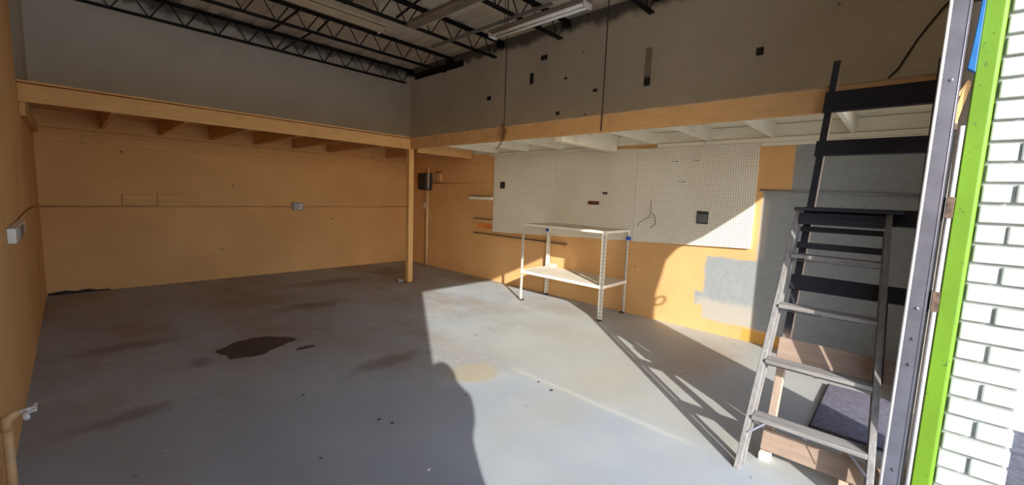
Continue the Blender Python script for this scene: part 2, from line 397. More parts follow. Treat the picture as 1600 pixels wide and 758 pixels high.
# painted brick reveal of the pier, each course laid as bevelled bricks in one face
m = MB(); m.mi = 0
z = -.04; r = 0
while z < 2.9:
    h = .0762
    segs = [(-.446, -.232)] if r % 2 else [(-.446, -.332), (-.320, -.230)]
    for (a, b) in segs:
        j = random.uniform(-.002, .002); e = random.uniform(-.003, .003)
        m.box(XP + j, XP + .05, a, b + e, z, z + h + random.uniform(-.002, .002))
    z += .0912; r += 1
m.mi = 1; m.box(XP + .017, XP + .05, YO + .004, -.226, -.1, 2.98)
struct(m.build('wall_pier', [M['brick'], M['mortar']], bevel=.006), 'white painted brick pier beside the lime green jamb', 'brick pier')
# lime green jamb strip
m = MB(); m.prism([(2.815, -.1525), (2.89, -.1525), (2.89, -.2245), (2.833, -.2245), (2.821, -.221), (2.815, -.211)], 'z', -.02, 2.83)
struct(m.build('trim_1', M['green'], bevel=.003), 'lime green painted door jamb beside white brick', 'door jamb')

# ================================================================== roof steel
def joist(y, x0, x1, label):
    t = thing('bar_joist', label, 'roof joist', (x0, y, 3.84), 'black bar joists under the roof')
    zt, zb = 4.105, 3.845
    mt = MB()
    for s in (-1, 1): mt.box(x0, x1, y + s * .012 - .010 + (s * .012), y + s * .012 + .010 + (s * .012), zt - .004, zt + .032); mt.box(x0, x1, y + (s * .004 if s < 0 else .004), y + s * .045, zt + .026, zt + .033)
    mt.build('top_chord', M['steel'], t)
    xe = x1 - .16
    mb = MB()
    for s in (-1, 1): mb.box(x0 + .16, xe, y + s * .022 - .010, y + s * .022 + .010, zb - .010, zb + .016)
    mb.build('bottom_chord', M['steel'], t)
    pts = []; p = .405; n = int((xe - x0 - .2) / p); x = xe - .10
    pts = [(x1 - .06, y, zt)]
    while x > x0 + .2:
        pts.append((x, y, zb)); pts.append((x - p * .42, y, zt)); pts.append((x - p * .58, y, zt)); x -= p
    mw = MB()
    for a, b in zip(pts, pts[1:]): mw.tube([a, b], .0085, 6)
    mw.build('web', M['steel'], t)
    MB().box(x1 - .11, x1 - .001, y - .05, y + .05, zt - .065, zt - .001).build('bearing_seat', M['steel'], t)
    return t
JY = [8.04, 6.68, 5.30, 3.93, 2.54, 1.15]
JL = ['black bar joist nearest the back wall, running beside it under the roof', 'second black bar joist out from the back wall, behind the cream light fixture',
      'third black bar joist from the back wall, crossed by the brown light fixture', 'fourth black bar joist from the back wall, behind the white tube light',
      'fifth black bar joist, only its end showing at the top edge', 'black bar joist nearest the door, over the ladders']
for y, l in zip(JY[:5], JL): joist(y, XL + .02, XR - .005, l)
# ledger angle in the back corner and short blocking
tag(MB().box(XR - .07, XR - .002, 6.33, 7.94, 4.0, 4.028).box(XR - .012, XR - .002, 6.33, 7.94, 3.93, 4.0).build('wall_angle', M['steel']), 'sooty black steel angle on the right wall between the two rearmost joists', 'steel angle')
def bridging(pts, label, w=.012):
    m = MB()
    for a, b in zip(pts, pts[1:]): m.bar(a, b, .022, .022)
    tag(m.build('bridging_bar', M['steel']), label, 'bridging bar', 'bridging between the roof joists')
bridging([(2.40, 8.00, 4.082), (2.40, 5.34, 4.082)], 'straight black bridging bar touching the joist top chords by the left cream light')
bridging([(2.62, 8.00, 3.868), (2.62, 6.72, 3.868)], 'low black bridging bar between the bottom chords of the two rearmost joists')
bridging([(2.66, 6.64, 3.87), (2.66, 5.36, 4.07)], 'diagonal black brace rising from the second joist toward the third')
bridging([(3.15, 5.26, 3.87), (3.15, 3.97, 4.07)], 'diagonal black brace rising from the third joist beside the brown fixture')
# thin grey strut along the joist bottoms
tag(MB().bar((4.03, 5.68, 3.818), (4.03, 3.30, 3.818), .045, .03).build('ceiling_strut', M['grey_metal'], bevel=.004), 'thin grey metal strut hung below the joists beside the tube light', 'strut')

# ------------------------------------------------------------------ light fixtures
def chain(m, x, y, z0, z1): m.tube([(x, y, z0), (x + .01, y, (z0 + z1) / 2), (x, y, z1)], .004, 5)
t = thing('fluorescent_fixture', 'long cream box light fixture hanging crosswise between joists, bare socket at its end', 'ceiling light', (2.0, 5.58, 3.78))
m = MB(); m.prism([(5.40, 3.79), (5.43, 3.785), (5.475, 3.80), (5.72, 3.785), (5.765, 3.80), (5.72, 3.88), (5.45, 3.88)], 'x', .80, 3.13); m.build('housing', M['cream_metal'], t, bevel=.004)
MB().box(.82, 3.10, 5.46, 5.47, 3.781, 3.795).box(.82, 3.10, 5.705, 5.715, 3.777, 3.79).build('seam_trim', M['brown_metal'], t)
m = MB(); m.box(3.13, 3.155, 5.60, 5.66, 3.765, 3.84); m.box(3.13, 3.155, 5.69, 5.74, 3.765, 3.83); m.build('socket', M['white_plastic'], t, bevel=.004)
for q in ((3.0, 5.5), (1.2, 5.6)): m = MB(); chain(m, q[0], q[1], 3.88, 4.137); m.build('hanger', M['wire'], t)

t = thing('fluorescent_fixture', 'white twin tube light fixture hanging over the right side, tubes bare', 'ceiling light', (3.485, 3.0, 3.36))
def pz(x, y, z): return (x, y, z)
# axis runs along y; ends from the photograph at z = 3.52
xa, ya, yb_, zz = 3.485, 3.73, 2.40, 3.36
m = MB(); m.prism([(xa - .075, zz + .045), (xa - .04, zz + .085), (xa + .04, zz + .085), (xa + .075, zz + .045), (xa + .04, zz + .042), (xa - .04, zz + .042)], 'y', yb_, ya); m.build('housing', M['brown_metal'], t)
for s in (-1, 1): MB().tube([(xa + s * .038, yb_ + .04, zz + .02), (xa + s * .038, ya - .03, zz + .02)], .019, 10).build('tube', M['tube'], t, smooth=True)
for yy in (yb_ + .02, ya - .015): MB().box(xa - .062, xa + .062, yy - .012, yy + .012, zz - .005, zz + .05).build('socket', M['white_plastic'], t, bevel=.003)
for q in (ya - .2, yb_ + .2): m = MB(); chain(m, xa, q, zz + .085, 4.137); m.build('hanger', M['wire'], t)

t = thing('fluorescent_fixture', 'dusty brown box light fixture between the cream one and the tube light', 'ceiling light', (3.3, 4.4, 3.76))
m = MB(); m.prism([(3.18, 3.745), (3.21, 3.73), (3.315, 3.73), (3.346, 3.745), (3.32, 3.81), (3.21, 3.81)], 'y', 3.05, 5.08); m.build('housing', M['brown_metal'], t, bevel=.003)
MB().box(3.338, 3.36, 3.05, 5.04, 3.745, 3.78).build('side_lip', M['cream_metal'], t)
for q in (4.85, 3.4): m = MB(); chain(m, 3.26, q, 3.81, 4.137); m.build('hanger', M['wire'], t)

# ================================================================== lofts
# back loft
t = thing('storage_loft', 'tan painted timber loft across the back wall', 'loft', (2.0, YF, ZB))
m = MB(); m.bar((XL + .002, YF + .02, (ZT + ZB) / 2 - .012), (XF - .001, YF + .02, (ZT + ZB) / 2 - .012), .04, ZT - ZB - .020); m.build('fascia', M['tan_wood'], t, bevel=.003)
m = MB(); m.box(XL + .002, XF - .006, YF - .005, YF + .3, ZT - .011, ZT + .006); m.box(XL + .002, XR - .002, YF + .3, YB - .002, ZT - .011, ZT + .006); m.box(XF - .006, XR - .002, YF + .001, YF + .3, ZT - .011, ZT + .006); m.build('deck', M['tan_wood'], t)
MB().box(XL + .002, XR - .1, YB - .045, YB - .001, 2.205, ZT - .013).build('ledger', M['tan_wood'], t, bevel=.002); MB().box(XL + .002, XR - .1, YB - .022, YB - .001, 2.02, 2.195).build('lower_ledger', M['tan_wood'], t, bevel=.002)
x = .33; k = 0
while x < 5.1:
    if not (3.80 < x < 4.0):
        MB().box(x, x + .04, YF + .041, YB - .046, 2.236, ZT - .013).build('joist', M['tan_wood_y'], t)
    x += .61; k += 1
MB().box(XL + .002, XL + .042, YF + .045, YB - .048, 2.12, 2.235).build('side_ledger', M['tan_wood_y'], t)
MB().box(XF + .14, XR - .003, YF + .001, YF + .041, 2.205, 2.41).build('end_beam', M['tan_wood'], t, bevel=.003)
# right loft
t = thing('storage_loft', 'loft along the right wall with tan fascia and cream underside over the pegboard', 'loft', (XF, 3.0, ZB))
m = MB(); m.bar((XF + .02, YF - .003, (ZT + ZB) / 2 - .003), (XF + .02, YI + .01, (ZT + ZB) / 2 - .003), .04, ZT - ZB - .01); m.build('fascia', M['tan_wood_y'], t, bevel=.003)
m = MB(); m.box(XF + .001, XR - .002, YI + .01, YF - .03, ZT - .012, ZT + .006); m.build('deck', M['cream_wood_y'], t)
MB().box(XF - .004, XF + .001, YI + .01, YF - .01, ZT - .006, ZT + .007).build('deck_edge', M['ply'], t)
for yj in (5.33, 4.62, 3.92, 2.44, 1.78, 1.13, .46):
    MB().box(XF + .041, XR - .003, yj - .02, yj + .02, 2.275, ZT - .013).build('joist', M['cream_wood'], t, bevel=.002)
MB().box(XF + .041, XR - .040, 2.97, 3.07, 2.195, ZT - .013).build('double_joist', M['cream_wood'], t, bevel=.002)
MB().box(XR - .020, XR - .001, YI + .02, YF - .1, 2.28, 2.41).build('rear_board', M['cream_wood_y'], t)
MB().box(XR - .045, XR - .001, YI + .01, 2.40, 2.225, 2.272).build('ledger', M['cream_wood_y'], t, bevel=.002)
MB().box(XR - .045, XR - .001, 3.10, 5.50, 2.235, 2.273).build('ledger', M['cream_wood_y'], t, bevel=.002)
MB().box(XR - .035, XR - .001, YI + .01, 1.235, 2.185, 2.223).build('ledger_strip', M['cream_wood_y'], t, bevel=.002)
# corner post
t = thing('support_post', 'square tan timber post holding up the corner where the lofts meet', 'post', (3.93, 6.105, 0))
MB().box(3.885, 3.975, 6.066, 6.156, .0, ZT - .014).build('post', M['tan_post'], t, bevel=.005)
MB().box(3.872, 3.988, 6.053, 6.169, 0, .012).build('base_plate', M['rust'], t)
# small can by the post
t = thing('tin_can', 'small grey tin lying on the floor against the corner post', 'can', (3.80, 6.17, 0))
MB().tube([(3.755, 6.18, .032), (3.835, 6.165, .032)], .032, 14).build('body', M['stone'], t, bevel=.003)
MB().lathe([(.034, 0), (.034, .006), (.028, .006)], (3.755, 6.18, .032), (-1, .18, 0), 14).build('rim', M['steel_box'], t)
# rods that hang the right loft from the roof
for (yy, l) in ((3.86, 'thin steel rod hanging the right loft, with a wire tangle at its foot'), (2.42, 'thin steel rod hanging the right loft, above the middle of the pegboard')):
    r = thing('hanger_rod', l, 'rod', (XF + .06, yy, ZT), 'rods hanging the right loft')
    MB().tube([(XF - .012, yy, 2.26), (XF - .012, yy, 3.2), (XF - .012, yy, 4.13)], .0065, 8).build('rod', M['wire'], r)
    MB().lathe([(.02, 0), (.02, .012), (.012, .012), (.012, .024)], (XF - .012, yy, 2.44), n=6).build('nut', M['rust'], r)
m = MB()
for k in range(4):
    a = random.uniform(0, 6); m.tube([(XF - .026 - .01 * k, 3.86, 2.43 + .02 * k), (XF - .04, 3.86 + .09 * math.sin(a), 2.36), (XF - .035, 3.86 + .05 * math.cos(a + k), 2.27), (XF - .03, 3.89 + .03 * k, 2.20 - .02 * k)], .0045, 5)
tag(m.build('wire_tangle', M['copper']), 'tangle of rusty wire tied round the rod on the loft edge', 'wire')

# ================================================================== pegboards on the right wall
def peg(y0, y1, zb0, zb1, zt0, zt1, label, x):
    m = MB(); m.hexa([(x, y0, zb0), (x + .029, y0, zb0), (x + .029, y1, zb1), (x, y1, zb1), (x, y0, zt0), (x + .029, y0, zt0), (x + .029, y1, zt1), (x, y1, zt1)])
    o = tag(m.build('pegboard', M['peg']), label, 'pegboard', 'white pegboards on the right wall')
    return o
def zbot(y): return .895 + (5.35 - y) / (5.35 - 1.24) * .165
PX = XR - .030
peg(4.005, 5.385, zbot(4.0), zbot(5.385), 2.233, 2.233, 'white pegboard panel furthest left, with a black outlet and nearest the corner post', PX)
peg(2.665, 4.000, zbot(2.66), zbot(4.0), 2.233, 2.233, 'middle white pegboard panel above the white metal table', PX)
peg(1.240, 2.660, zbot(1.24), zbot(2.66), 2.223, 2.223, 'white pegboard panel furthest right, partly sunlit, beside the grey wall paint', PX)
# the short wooden cleats left of the pegboard
def cleat(y0, y1, z0, z1, depth, label, mat=None):
    t = thing('wall_cleat', label, 'wooden cleat', (XR, (y0 + y1) / 2, z0), 'wooden cleats on the right wall')
    MB().box(XR - depth, XR - .001, y0, y1, z0, z1).build('strip', mat or M['tan_wood_y'], t, bevel=.002)
    MB().box(XR - depth - .004, XR - .001, y0 + .01, y1 - .004, z1 + .0005, z1 + .016).build('dark_edge', M['rust'], t)
    return t
cleat(5.42, 6.03, 1.455, 1.51, .05, 'pale wooden cleat left of the pegboard, topmost of three', M['cream_wood_y'])
cleat(5.40, 5.88, 1.03, 1.095, .05, 'wooden cleat left of the pegboard, middle one with orange paint under it')
cleat(3.74, 5.88, .79, .83, .04, 'long thin wooden cleat below the pegboard, behind the table leg')
tag(MB().box(XR - .004, XR - .0005, 5.42, 5.80, .93, 1.02).build('paint_patch', M['orange']), 'small orange painted patch under the middle cleat', 'paint patch')

# things on the pegboards
PF = PX
def plate(yc, zc, w, h, name, mats, label, cat, slots=True, x=PF):
    t = thing(name, label, cat, (x, yc, zc))
    MB().box(x - .007, x - .0005, yc - w / 2, yc + w / 2, zc - h / 2, zc + h / 2).build('cover_plate', mats[0], t, bevel=.0015)
    if slots:
        for s in (-1, 1): MB().box(x - .011, x - .007, yc - w * .26, yc + w * .26, zc + s * h * .22 - h * .14, zc + s * h * .22 + h * .14).build('receptacle', mats[1], t, bevel=.002)
    return t
plate(5.16, 1.725, .115, .115, 'wall_outlet', (M['black_plastic'], M['dark_box']), 'small black outlet on the left pegboard panel', 'outlet')
tp = plate(1.775, 1.375, .135, .15, 'wall_outlet', (M['dark_box'], M['grey_plate']), 'square grey outlet with dark rim on the right pegboard panel', 'outlet', slots=False)
MB().box(PF - .016, PF - .007, 1.715, 1.835, 1.315, 1.42).build('cover', M['grey_plate'], tp, bevel=.004)
MB().lathe([(.012, 0), (.010, .004)], (PF - .016, 1.775, 1.37), (-1, 0, 0), 10).build('knob', M['steel_box'], tp)
tag(MB().box(PF - .012, PF - .0005, 3.21, 3.39, 1.468, 1.518).build('sticker', M['label_red'], bevel=.001), 'narrow reddish brown strip on the middle pegboard panel', 'label')
tag(MB().box(PF - .012, PF - .0005, 3.085, 3.155, 1.62, 1.65).build('sticker', M['wire'], bevel=.001), 'tiny dark tag on the middle pegboard above the brown strip', 'label')
def hook(yc, zc, label, up=True):
    m = MB(); m.tube([(PF, yc, zc), (PF - .05, yc, zc - .008), (PF - .085, yc + .02, zc - .01), (PF - .09, yc + .03, zc + .02)], .004, 6)
    m.lathe([(.010, 0), (.010, .004)], (PF, yc, zc), (-1, 0, 0), 8)
    tag(m.build('peg_hook', M['steel_box'], smooth=False), label, 'hook', 'hooks on the right pegboard')
hook(2.13, 2.05, 'left one of the two steel hooks high on the right pegboard panel')
hook(1.88, 2.05, 'right one of the two steel hooks high on the right pegboard panel')
hook(2.03, 1.80, 'lone steel hook below the other two on the right pegboard panel')
m = MB(); m.tube([(PF - .006, 2.43, 1.55), (PF - .010, 2.42, 1.40), (PF - .012, 2.46, 1.33), (PF - .010, 2.56, 1.27), (PF - .008, 2.60, 1.20)], .003, 5)
m.tube([(PF - .010, 2.42, 1.40), (PF - .012, 2.36, 1.36), (PF - .012, 2.35, 1.25), (PF - .008, 2.42, 1.20)], .003, 5)
m.tube([(PF - .012, 2.46, 1.33), (PF - .012, 2.38, 1.34)], .003, 5)
tag(m.build('wire_hanger', M['wire']), 'bent thin wire hanging on the right pegboard left of the grey outlet', 'wire')

# conduits and boxes on the walls
def conduit(pts, rad, mat, label, name='conduit', straps=()):
    t = thing(name, label, 'conduit', pts[0])
    MB().tube(pts, rad, 10).build('pipe', mat, t, smooth=True)
    for (p, ax) in straps:
        m = MB(); q = V(p); a = V(ax); m.tube([q - a * .012, q + a * .012], rad + .003, 10); m.build('strap', mat, t)
    return t
conduit([(XL + .03, YB - .018, 1.18), (2.74, YB - .018, 1.20)], .011, M['tan_metal'], 'tan conduit on the back wall left of the outlet box', straps=[((.6, YB - .018, 1.185), (1, 0, 0)), ((2.0, YB - .018, 1.195), (1, 0, 0))])
conduit([(2.96, YB - .018, 1.20), (5.19, YB - .018, 1.215)], .011, M['tan_metal'], 'tan conduit on the back wall right of the outlet box', straps=[((4.0, YB - .018, 1.207), (1, 0, 0))])
t = thing('outlet_box', 'small steel outlet box with white receptacles on the back wall', 'outlet', (2.85, YB, 1.20))
MB().box(2.76, 2.94, YB - .05, YB - .001, 1.135, 1.275).build('box', M['steel_box'], t, bevel=.006)
for k in (0, 1): MB().box(2.87, 2.915, YB - .056, YB - .05, 1.15 + k * .06, 1.195 + k * .06).build('receptacle', M['white_plastic'], t, bevel=.002)
for (x0, x1, z0, z1, l) in ((.50, .82, 1.20, 1.365, 'short tan wooden plate fixed on the back wall, left one of the pair'), (.885, 1.385, 1.20, 1.375, 'longer tan wooden plate fixed on the back wall, right one of the pair')):
    tag(MB().box(x0, x1, YB - .045, YB - .001, z0, z1).build('wall_plate', M['tan_wood'], bevel=.002), l, 'board', 'tan plates on the back wall')
conduit([(XL + .012, 4.86, 1.22), (XL + .016, 5.6, 1.245), (XL + .014, 6.6, 1.235), (XL + .016, 7.6, 1.20), (XL + .02, YB - .03, 1.185)], .010, M['tan_metal'], 'tan cable run on the left wall leading to the back corner')
t = thing('outlet_box', 'white outlet on the left wall, nearest the left edge of the view', 'outlet', (XL, 4.45, 1.18))
MB().box(XL + .001, XL + .040, 4.05, 4.85, 1.13, 1.225).build('box', M['white_plastic'], t, bevel=.005)
MB().box(XL + .040, XL + .048, 4.22, 4.60, 1.14, 1.215).build('cover_plate', M['steel_box'], t, bevel=.003)
# spigot pipe at the lower left
t = thing('water_pipe', 'tan pipe with a white valve low on the left wall', 'pipe', (XL + .037, 2.80, 0))
MB().tube([(XL + .037, 2.80, 0), (XL + .037, 2.81, .44)], .017, 12).build('riser', M['tan_metal'], t, smooth=True)
MB().tube([(XL + .037, 2.81, .42), (XL + .038, 2.81, .475), (XL + .06, 2.815, .487), (XL + .075, 2.818, .487)], .021, 12).build('elbow', M['tan_metal'], t, smooth=True)
m = MB(); m.tube([(XL + .07, 2.818, .487), (XL + .125, 2.832, .488)], .014, 12); m.tube([(XL + .09, 2.82, .487), (XL + .100, 2.76, .478)], .011, 10); m.build('valve', M['white_plastic'], t, smooth=True)
m = MB(); m.bar((XL + .118, 2.80, .490), (XL + .122, 2.88, .494), .014, .010); m.build('valve_handle', M['white_plastic'], t, bevel=.003)
# right wall conduit pieces and the panel by the post
conduit([(XR - .014, 7.20, 1.752), (XR - .014, 5.40, 1.735)], .010, M['tan_metal'], 'tan conduit on the right wall between the corner and the pegboard')
conduit([(XR - .014, 1.20, 1.715), (XR - .014, YI + .02, 1.685)], .011, plain('grey_painted_conduit', (.26, .27, .28), .5), 'grey painted conduit on the right wall behind the ladders')
t = thing('switch_box', 'black disconnect box on the right wall on top of its pale pipe', 'electrical box', (XR, 7.40, 1.78))
MB().box(XR - .16, XR - .001, 7.25, 7.56, 1.60, 1.95).build('box', M['dark_box'], t, bevel=.02)
MB().box(XR - .175, XR - .16, 7.27, 7.54, 1.62, 1.93).build('cover', M['black_plastic'], t, bevel=.008)
MB().box(XR - .13, XR - .11, 7.225, 7.249, 1.62, 2.06).build('lever', M['cream_metal'], t, bevel=.003)
t = thing('conduit', 'pale vertical pipe running from the black box down to the floor', 'conduit', (XR - .03, 7.37, 0))
MB().tube([(XR - .045, 7.37, 0.0), (XR - .045, 7.37, 1.598)], .026, 12).build('pipe', M['pale_pipe'], t, smooth=True)
MB().tube([(XR - .03, 7.47, 1.598), (XR - .03, 7.47, 1.25)], .010, 8).build('side_tube', M['tan_metal'], t)
MB().box(XR - .06, XR - .001, 7.44, 7.50, 1.22, 1.33).build('junction', M['white_plastic'], t, bevel=.004)
t = thing('junction_box', 'small tan junction box to the right of the black box', 'electrical box', (XR, 7.0, 1.87))
MB().box(XR - .05, XR - .001, 6.93, 7.07, 1.78, 1.95).build('box', M['tan_metal'], t, bevel=.004)
MB().box(XR - .055, XR - .001, 6.92, 7.08, 1.951, 1.968).build('lid', M['rust'], t)
# small fittings on the upper right wall
for (yc, zc, w, h, l) in ((4.61, 3.43, .07, .17, 'black upright slot plate high on the right wall'), (4.37, 3.71, .12, .07, 'dark scrap of tape high on the right wall near the fourth joist'),
                          (5.60, 3.25, .09, .07, 'small dark knob high on the right wall near the first hanging rod'), (4.05, 2.83, .06, .05, 'small dark clip on the upper right wall just over the loft edge'),
                          (1.34, 3.20, .07, .08, 'dark scuffed clip on the upper right wall above the sunlit pegboard'), (2.62, 3.08, .08, .10, 'dark clip at the foot of the pale strip on the upper right wall'),
                          (3.40, 3.08, .07, .04, 'tiny dark clip between the two rods on the upper right wall'), (3.93, 3.33, .05, .03, 'small dark nub right of the black slot plate')):
    tag(MB().box(XR - .018, XR - .001, yc - w / 2, yc + w / 2, zc - h / 2, zc + h / 2).build('wall_clip', M['black_plastic'], bevel=.004), l, 'clip', 'dark bits left on the upper right wall')
tag(MB().box(XR - .012, XR - .001, 2.585, 2.665, 3.135, 3.50).build('wall_strip', plain('grey_strip', (.33, .30, .24), .7)), 'pale upright strip left on the upper right wall', 'strip')
m = MB(); m.tube([(XR - .012, .26, 2.745), (XR - .012, .20, 2.82), (XR - .012, .10, 3.05), (XR - .012, -.03, 3.27), (XR - .012, -.12, 3.40)], .008, 6)
tag(m.build('cable', M['wire']), 'black cable slanting up the upper right wall beside the door track', 'cable')

# ================================================================== white slotted angle table
def slotted(name, pts_axis, parent, a, b, d1, d2, w=.042, th=.003, holes=True):
    """angle iron from a to b with flanges along d1 and d2, slots as dark inlays on the outside"""
    a, b, d1, d2 = V(a), V(b), V(d1), V(d2); m = MB(); ax = (b - a).normalized()
    for (d, o) in ((d1, d2), (d2, d1)):
        p = [a, a + d * w, a + d * w + o * th, a + o * th]; q = [v + (b - a) for v in p]; m.hexa(p + q)
    m.mi = 1; L = (b - a).length; s = .03; k = 0
    while s < L - .03 and holes:
        for (d, o) in ((d1, d2), (d2, d1)):
            for off in ((.013, .029) if k % 2 else (.021,)):
                c = a + ax * s + d * off; hl = .010; hw = .0032
                for sgn in (-.0006, th + .0006):
                    e = c + o * sgn
                    vs = [m.bm.verts.new(e + ax * i * hl + d * j * hw) for i, j in ((-1, -1), (1, -1), (1, 1), (-1, 1))]; m.face(vs)
        s += .024; k += 1
    return m.build(name, [M['white_metal'], M['hole']], parent)
t = thing('work_table', 'white slotted-angle metal table with a lower shelf against the right wall', 'table', (4.86, 3.39, 0))
TX0, TX1, TY0, TY1 = 4.545, 5.172, 2.695, 4.085
ZTOP, ZSH = 1.15, .455
for (x, y, dx, dy) in ((TX0, TY0, 1, 1), (TX0, TY1, 1, -1), (TX1, TY0, -1, 1), (TX1, TY1, -1, -1)):
    lg = slotted('leg', 'z', t, (x, y, .004), (x, y, ZTOP - .012), (dx, 0, 0), (0, dy, 0))
    MB().box(min(x, x + dx * .05) - .003, max(x, x + dx * .05) + .003, min(y, y + dy * .05) - .003, max(y, y + dy * .05) + .003, 0, .022).build('foot', M['dark_box'], lg, bevel=.004)
for nm, z, lip in (('top', ZTOP, .026), ('shelf', ZSH, .036)):
    MB().box(TX0 + .005, TX1 - .005, TY0 + .005, TY1 - .005, z - .010, z).build(nm, M['table_board'], t, bevel=.002)
    m = MB(); m.box(TX0 - .003, TX0 + .004, TY0 + .004, TY1 - .004, z - lip, z + .003); m.box(TX1 - .004, TX1 + .003, TY0 + .004, TY1 - .004, z - lip, z + .003)
    m.box(TX0, TX1, TY0 - .003, TY0 + .003, z - lip, z + .003); m.box(TX0, TX1, TY1 - .003, TY1 + .003, z - lip, z + .003)
    m.build(nm + '_frame', M['white_metal'], t)
for (x, y) in ((TX1 - .045, TY1 - .022), (TX1 - .022, TY0 + .0)):
    MB().box(x - .028, x + .026, y - .026, y + .026, 1.015, 1.06).build('tape', M['blue_tape'], t, bevel=.008)
m = MB(); m.box(TX1 - .06, TX1 - .055, TY1 - .12, TY1 - .003, ZTOP - .14, ZTOP - .046); m.build('gusset', M['white_metal'], t)
m = MB(); m.box(TX1 - .02, TX1 - .014, TY1 - .20, TY1 - .05, ZSH + .0, ZSH + .06); m.build('shelf_stop', M['table_board'], t)

# ================================================================== steep brown steps up to the loft, shade coloured in above
t = thing('loft_steps', 'steep brown wooden steps, upper part coloured black as shade, leaning on the right loft, boards nailed across', 'steps', (2.83, .24, 0))
U = V((1, 0, 2.52)).normalized(); NRM = V((-U.z, 0, U.x))   # up the slope / toward the viewer
F0 = V((2.83, 0, 0))
def sp(s_z, y, off=0.0):      # point on the slope plane at height z
    return F0 + V((s_z / 2.52, y, s_z)) + NRM * off
def rail(y0, y1, ztop, name='rail'):
    m = MB(); d = .058
    fb = [F0 + V((0, y0, 0)), F0 + V((0, y1, 0))]
    xb = d / U.z                       # horizontal depth of the rail
    top = F0 + V((ztop / 2.52, 0, ztop)); back = top - NRM * d
    p = [(F0.x, y0, 0), (F0.x + xb, y0, 0), (F0.x + xb, y1, 0), (F0.x, y1, 0), (top.x, y0, top.z), (back.x, y0, back.z), (back.x, y1, back.z), (top.x, y1, top.z)]
    m.hexa(p)
    for f in m.bm.faces:
        c = f.calc_center_median()
        if abs(c.y - y0) < 1e-4 : f.material_index = 1     # bare inner side faces the camera
    return m.build(name, [M['shaded_rail'], M['raw_rail']], t, bevel=.003)
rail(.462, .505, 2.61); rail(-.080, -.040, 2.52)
def board(zc, w, mat, y0=-.025, y1=.515, th=.022):
    m = MB(); c = sp(zc, 0, .0005)
    a, b = c - U * w / 2, c + U * w / 2
    f = NRM * th
    p = [a + V((0, y0, 0)), a + V((0, y1, 0)), b + V((0, y1, 0)), b + V((0, y0, 0))]
    m.hexa(p + [q + f for q in p])
    return m.build('step_board', mat, t, bevel=.003)
board(2.285, .160, M['shaded_board'], -.082); board(1.950, .112, M['shaded_board'], -.082); board(1.495, .105, M['shaded_board'], -.082)  # upper boards get the shade colour, the lowest two stay brown
board(1.055, .100, M['shaded_board'], -.082); board(.645, .135, M['brown_board'], -.082); board(.115, .125, M['brown_board'], -.082, .51)
m = MB(); m.bar(tuple(sp(.0, .105, -.02)), tuple(sp(.20, .105, -.02)), .045, .036, tuple(NRM)); m.build('center_cleat', M['raw_rail'], t, bevel=.003)
MB().box(2.815, 2.905, .455, .512, 0, .05).build('foot_block', M['white_metal'], t, bevel=.004)

# ================================================================== weathered stepladder, folded and leaning on the steps
t = thing('stepladder', 'weathered grey wooden stepladder folded and leaning on the steep steps', 'stepladder', (2.66, .28, 0))
LS = .452
def lp(z, y, off=0.0):     # off: along +x behind the front plane
    return V((2.615 + LS * z + off, y, z))
def yl(z): return .580 - .062 * z / 1.55 * .9      # left rail centre
def yr(z): return -.012 + .092 * z / 1.55          # right rail centre
ZL = 1.525
def lrail(yf, name, off, z0, z1, w=.030, dep=.054, mat=None):
    m = MB(); a, b = [], []
    for z, L in ((z0, a), (z1, b)):
        y = yf(z)
        for (o, s) in ((0, -1), (dep, -1), (dep, 1), (0, 1)): L.append(lp(z, y + s * w / 2, off + o))
    m.hexa(a + b); return m.build(name, mat or M['old_wood'], t, bevel=.003)
lrail(yl, 'front_rail', 0, 0, ZL); lrail(yr, 'front_rail', 0, 0, ZL)
def yl2(z): return yl(z) - .010
def yr2(z): return yr(z) + .012
lrail(yl2, 'rear_rail', .074, .0, 1.42, .024, .032); lrail(yr2, 'rear_rail', .074, .0, 1.42, .024, .032)
def tread(z, dep=.105, th=.024):
    m = MB(); y0, y1 = yr(z) + .0155, yl(z) - .0155
    a = lp(z, 0, -.012)
    m.box(a.x, a.x + dep, y0, y1, z - th / 2, z + th / 2)
    o = m.build('tread', M['old_wood_y'], t, bevel=.004)
    # tie rod under the tread
    MB().tube([(a.x + .04, y0, z - .028), (a.x + .04, y1, z - .028)], .004, 6).build('tie_rod', M['galv'], o)
    MB().box(a.x + .03, a.x + .05, (y0 + y1) / 2 - .012, (y0 + y1) / 2 + .012, z - .035, z - th / 2 - .0005).build('clip', M['steel_box'], o)
for z in (.285, .60, .925, 1.235): tread(z)
c = lp(1.545, 0)
MB().box(c.x - .055, c.x + .092, .015, .545, ZL + .001, ZL + .023).build('cap', M['dark_wood_y'], t, bevel=.005)
MB().bar(tuple(lp(1.475, yr(1.475) + .016, -.004)), tuple(lp(1.475, yl(1.475) - .016, -.004)), .022, .075, (LS, 0, 1)).build('front_apron', M['dark_wood_y'], t, bevel=.003)
for z, h in ((1.405, .030), (1.30, .035)):
    MB().bar(tuple(lp(z, yr2(z) + .012, .088)), tuple(lp(z, yl2(z) - .012, .088)), .016, h * 1.1, (LS, 0, 1)).build('rear_slat', M['dark_wood_y'], t, bevel=.002)
for (ya, s) in ((yl, -1), (yr, 1)):
    m = MB(); z = .285
    m.bar(tuple(lp(.20, ya(.2) + s * .016, -.002)), tuple(lp(z - .008, ya(z) + s * .095, .01)), .004, .012); m.build('tread_brace', M['galv'], t)
m = MB(); m.bar(tuple(lp(1.09, yr(1.1) - .019, .04)), tuple(lp(.62, yr(.62) - .019, .055)), .005, .014); m.build('spreader', M['dark_box'], t)
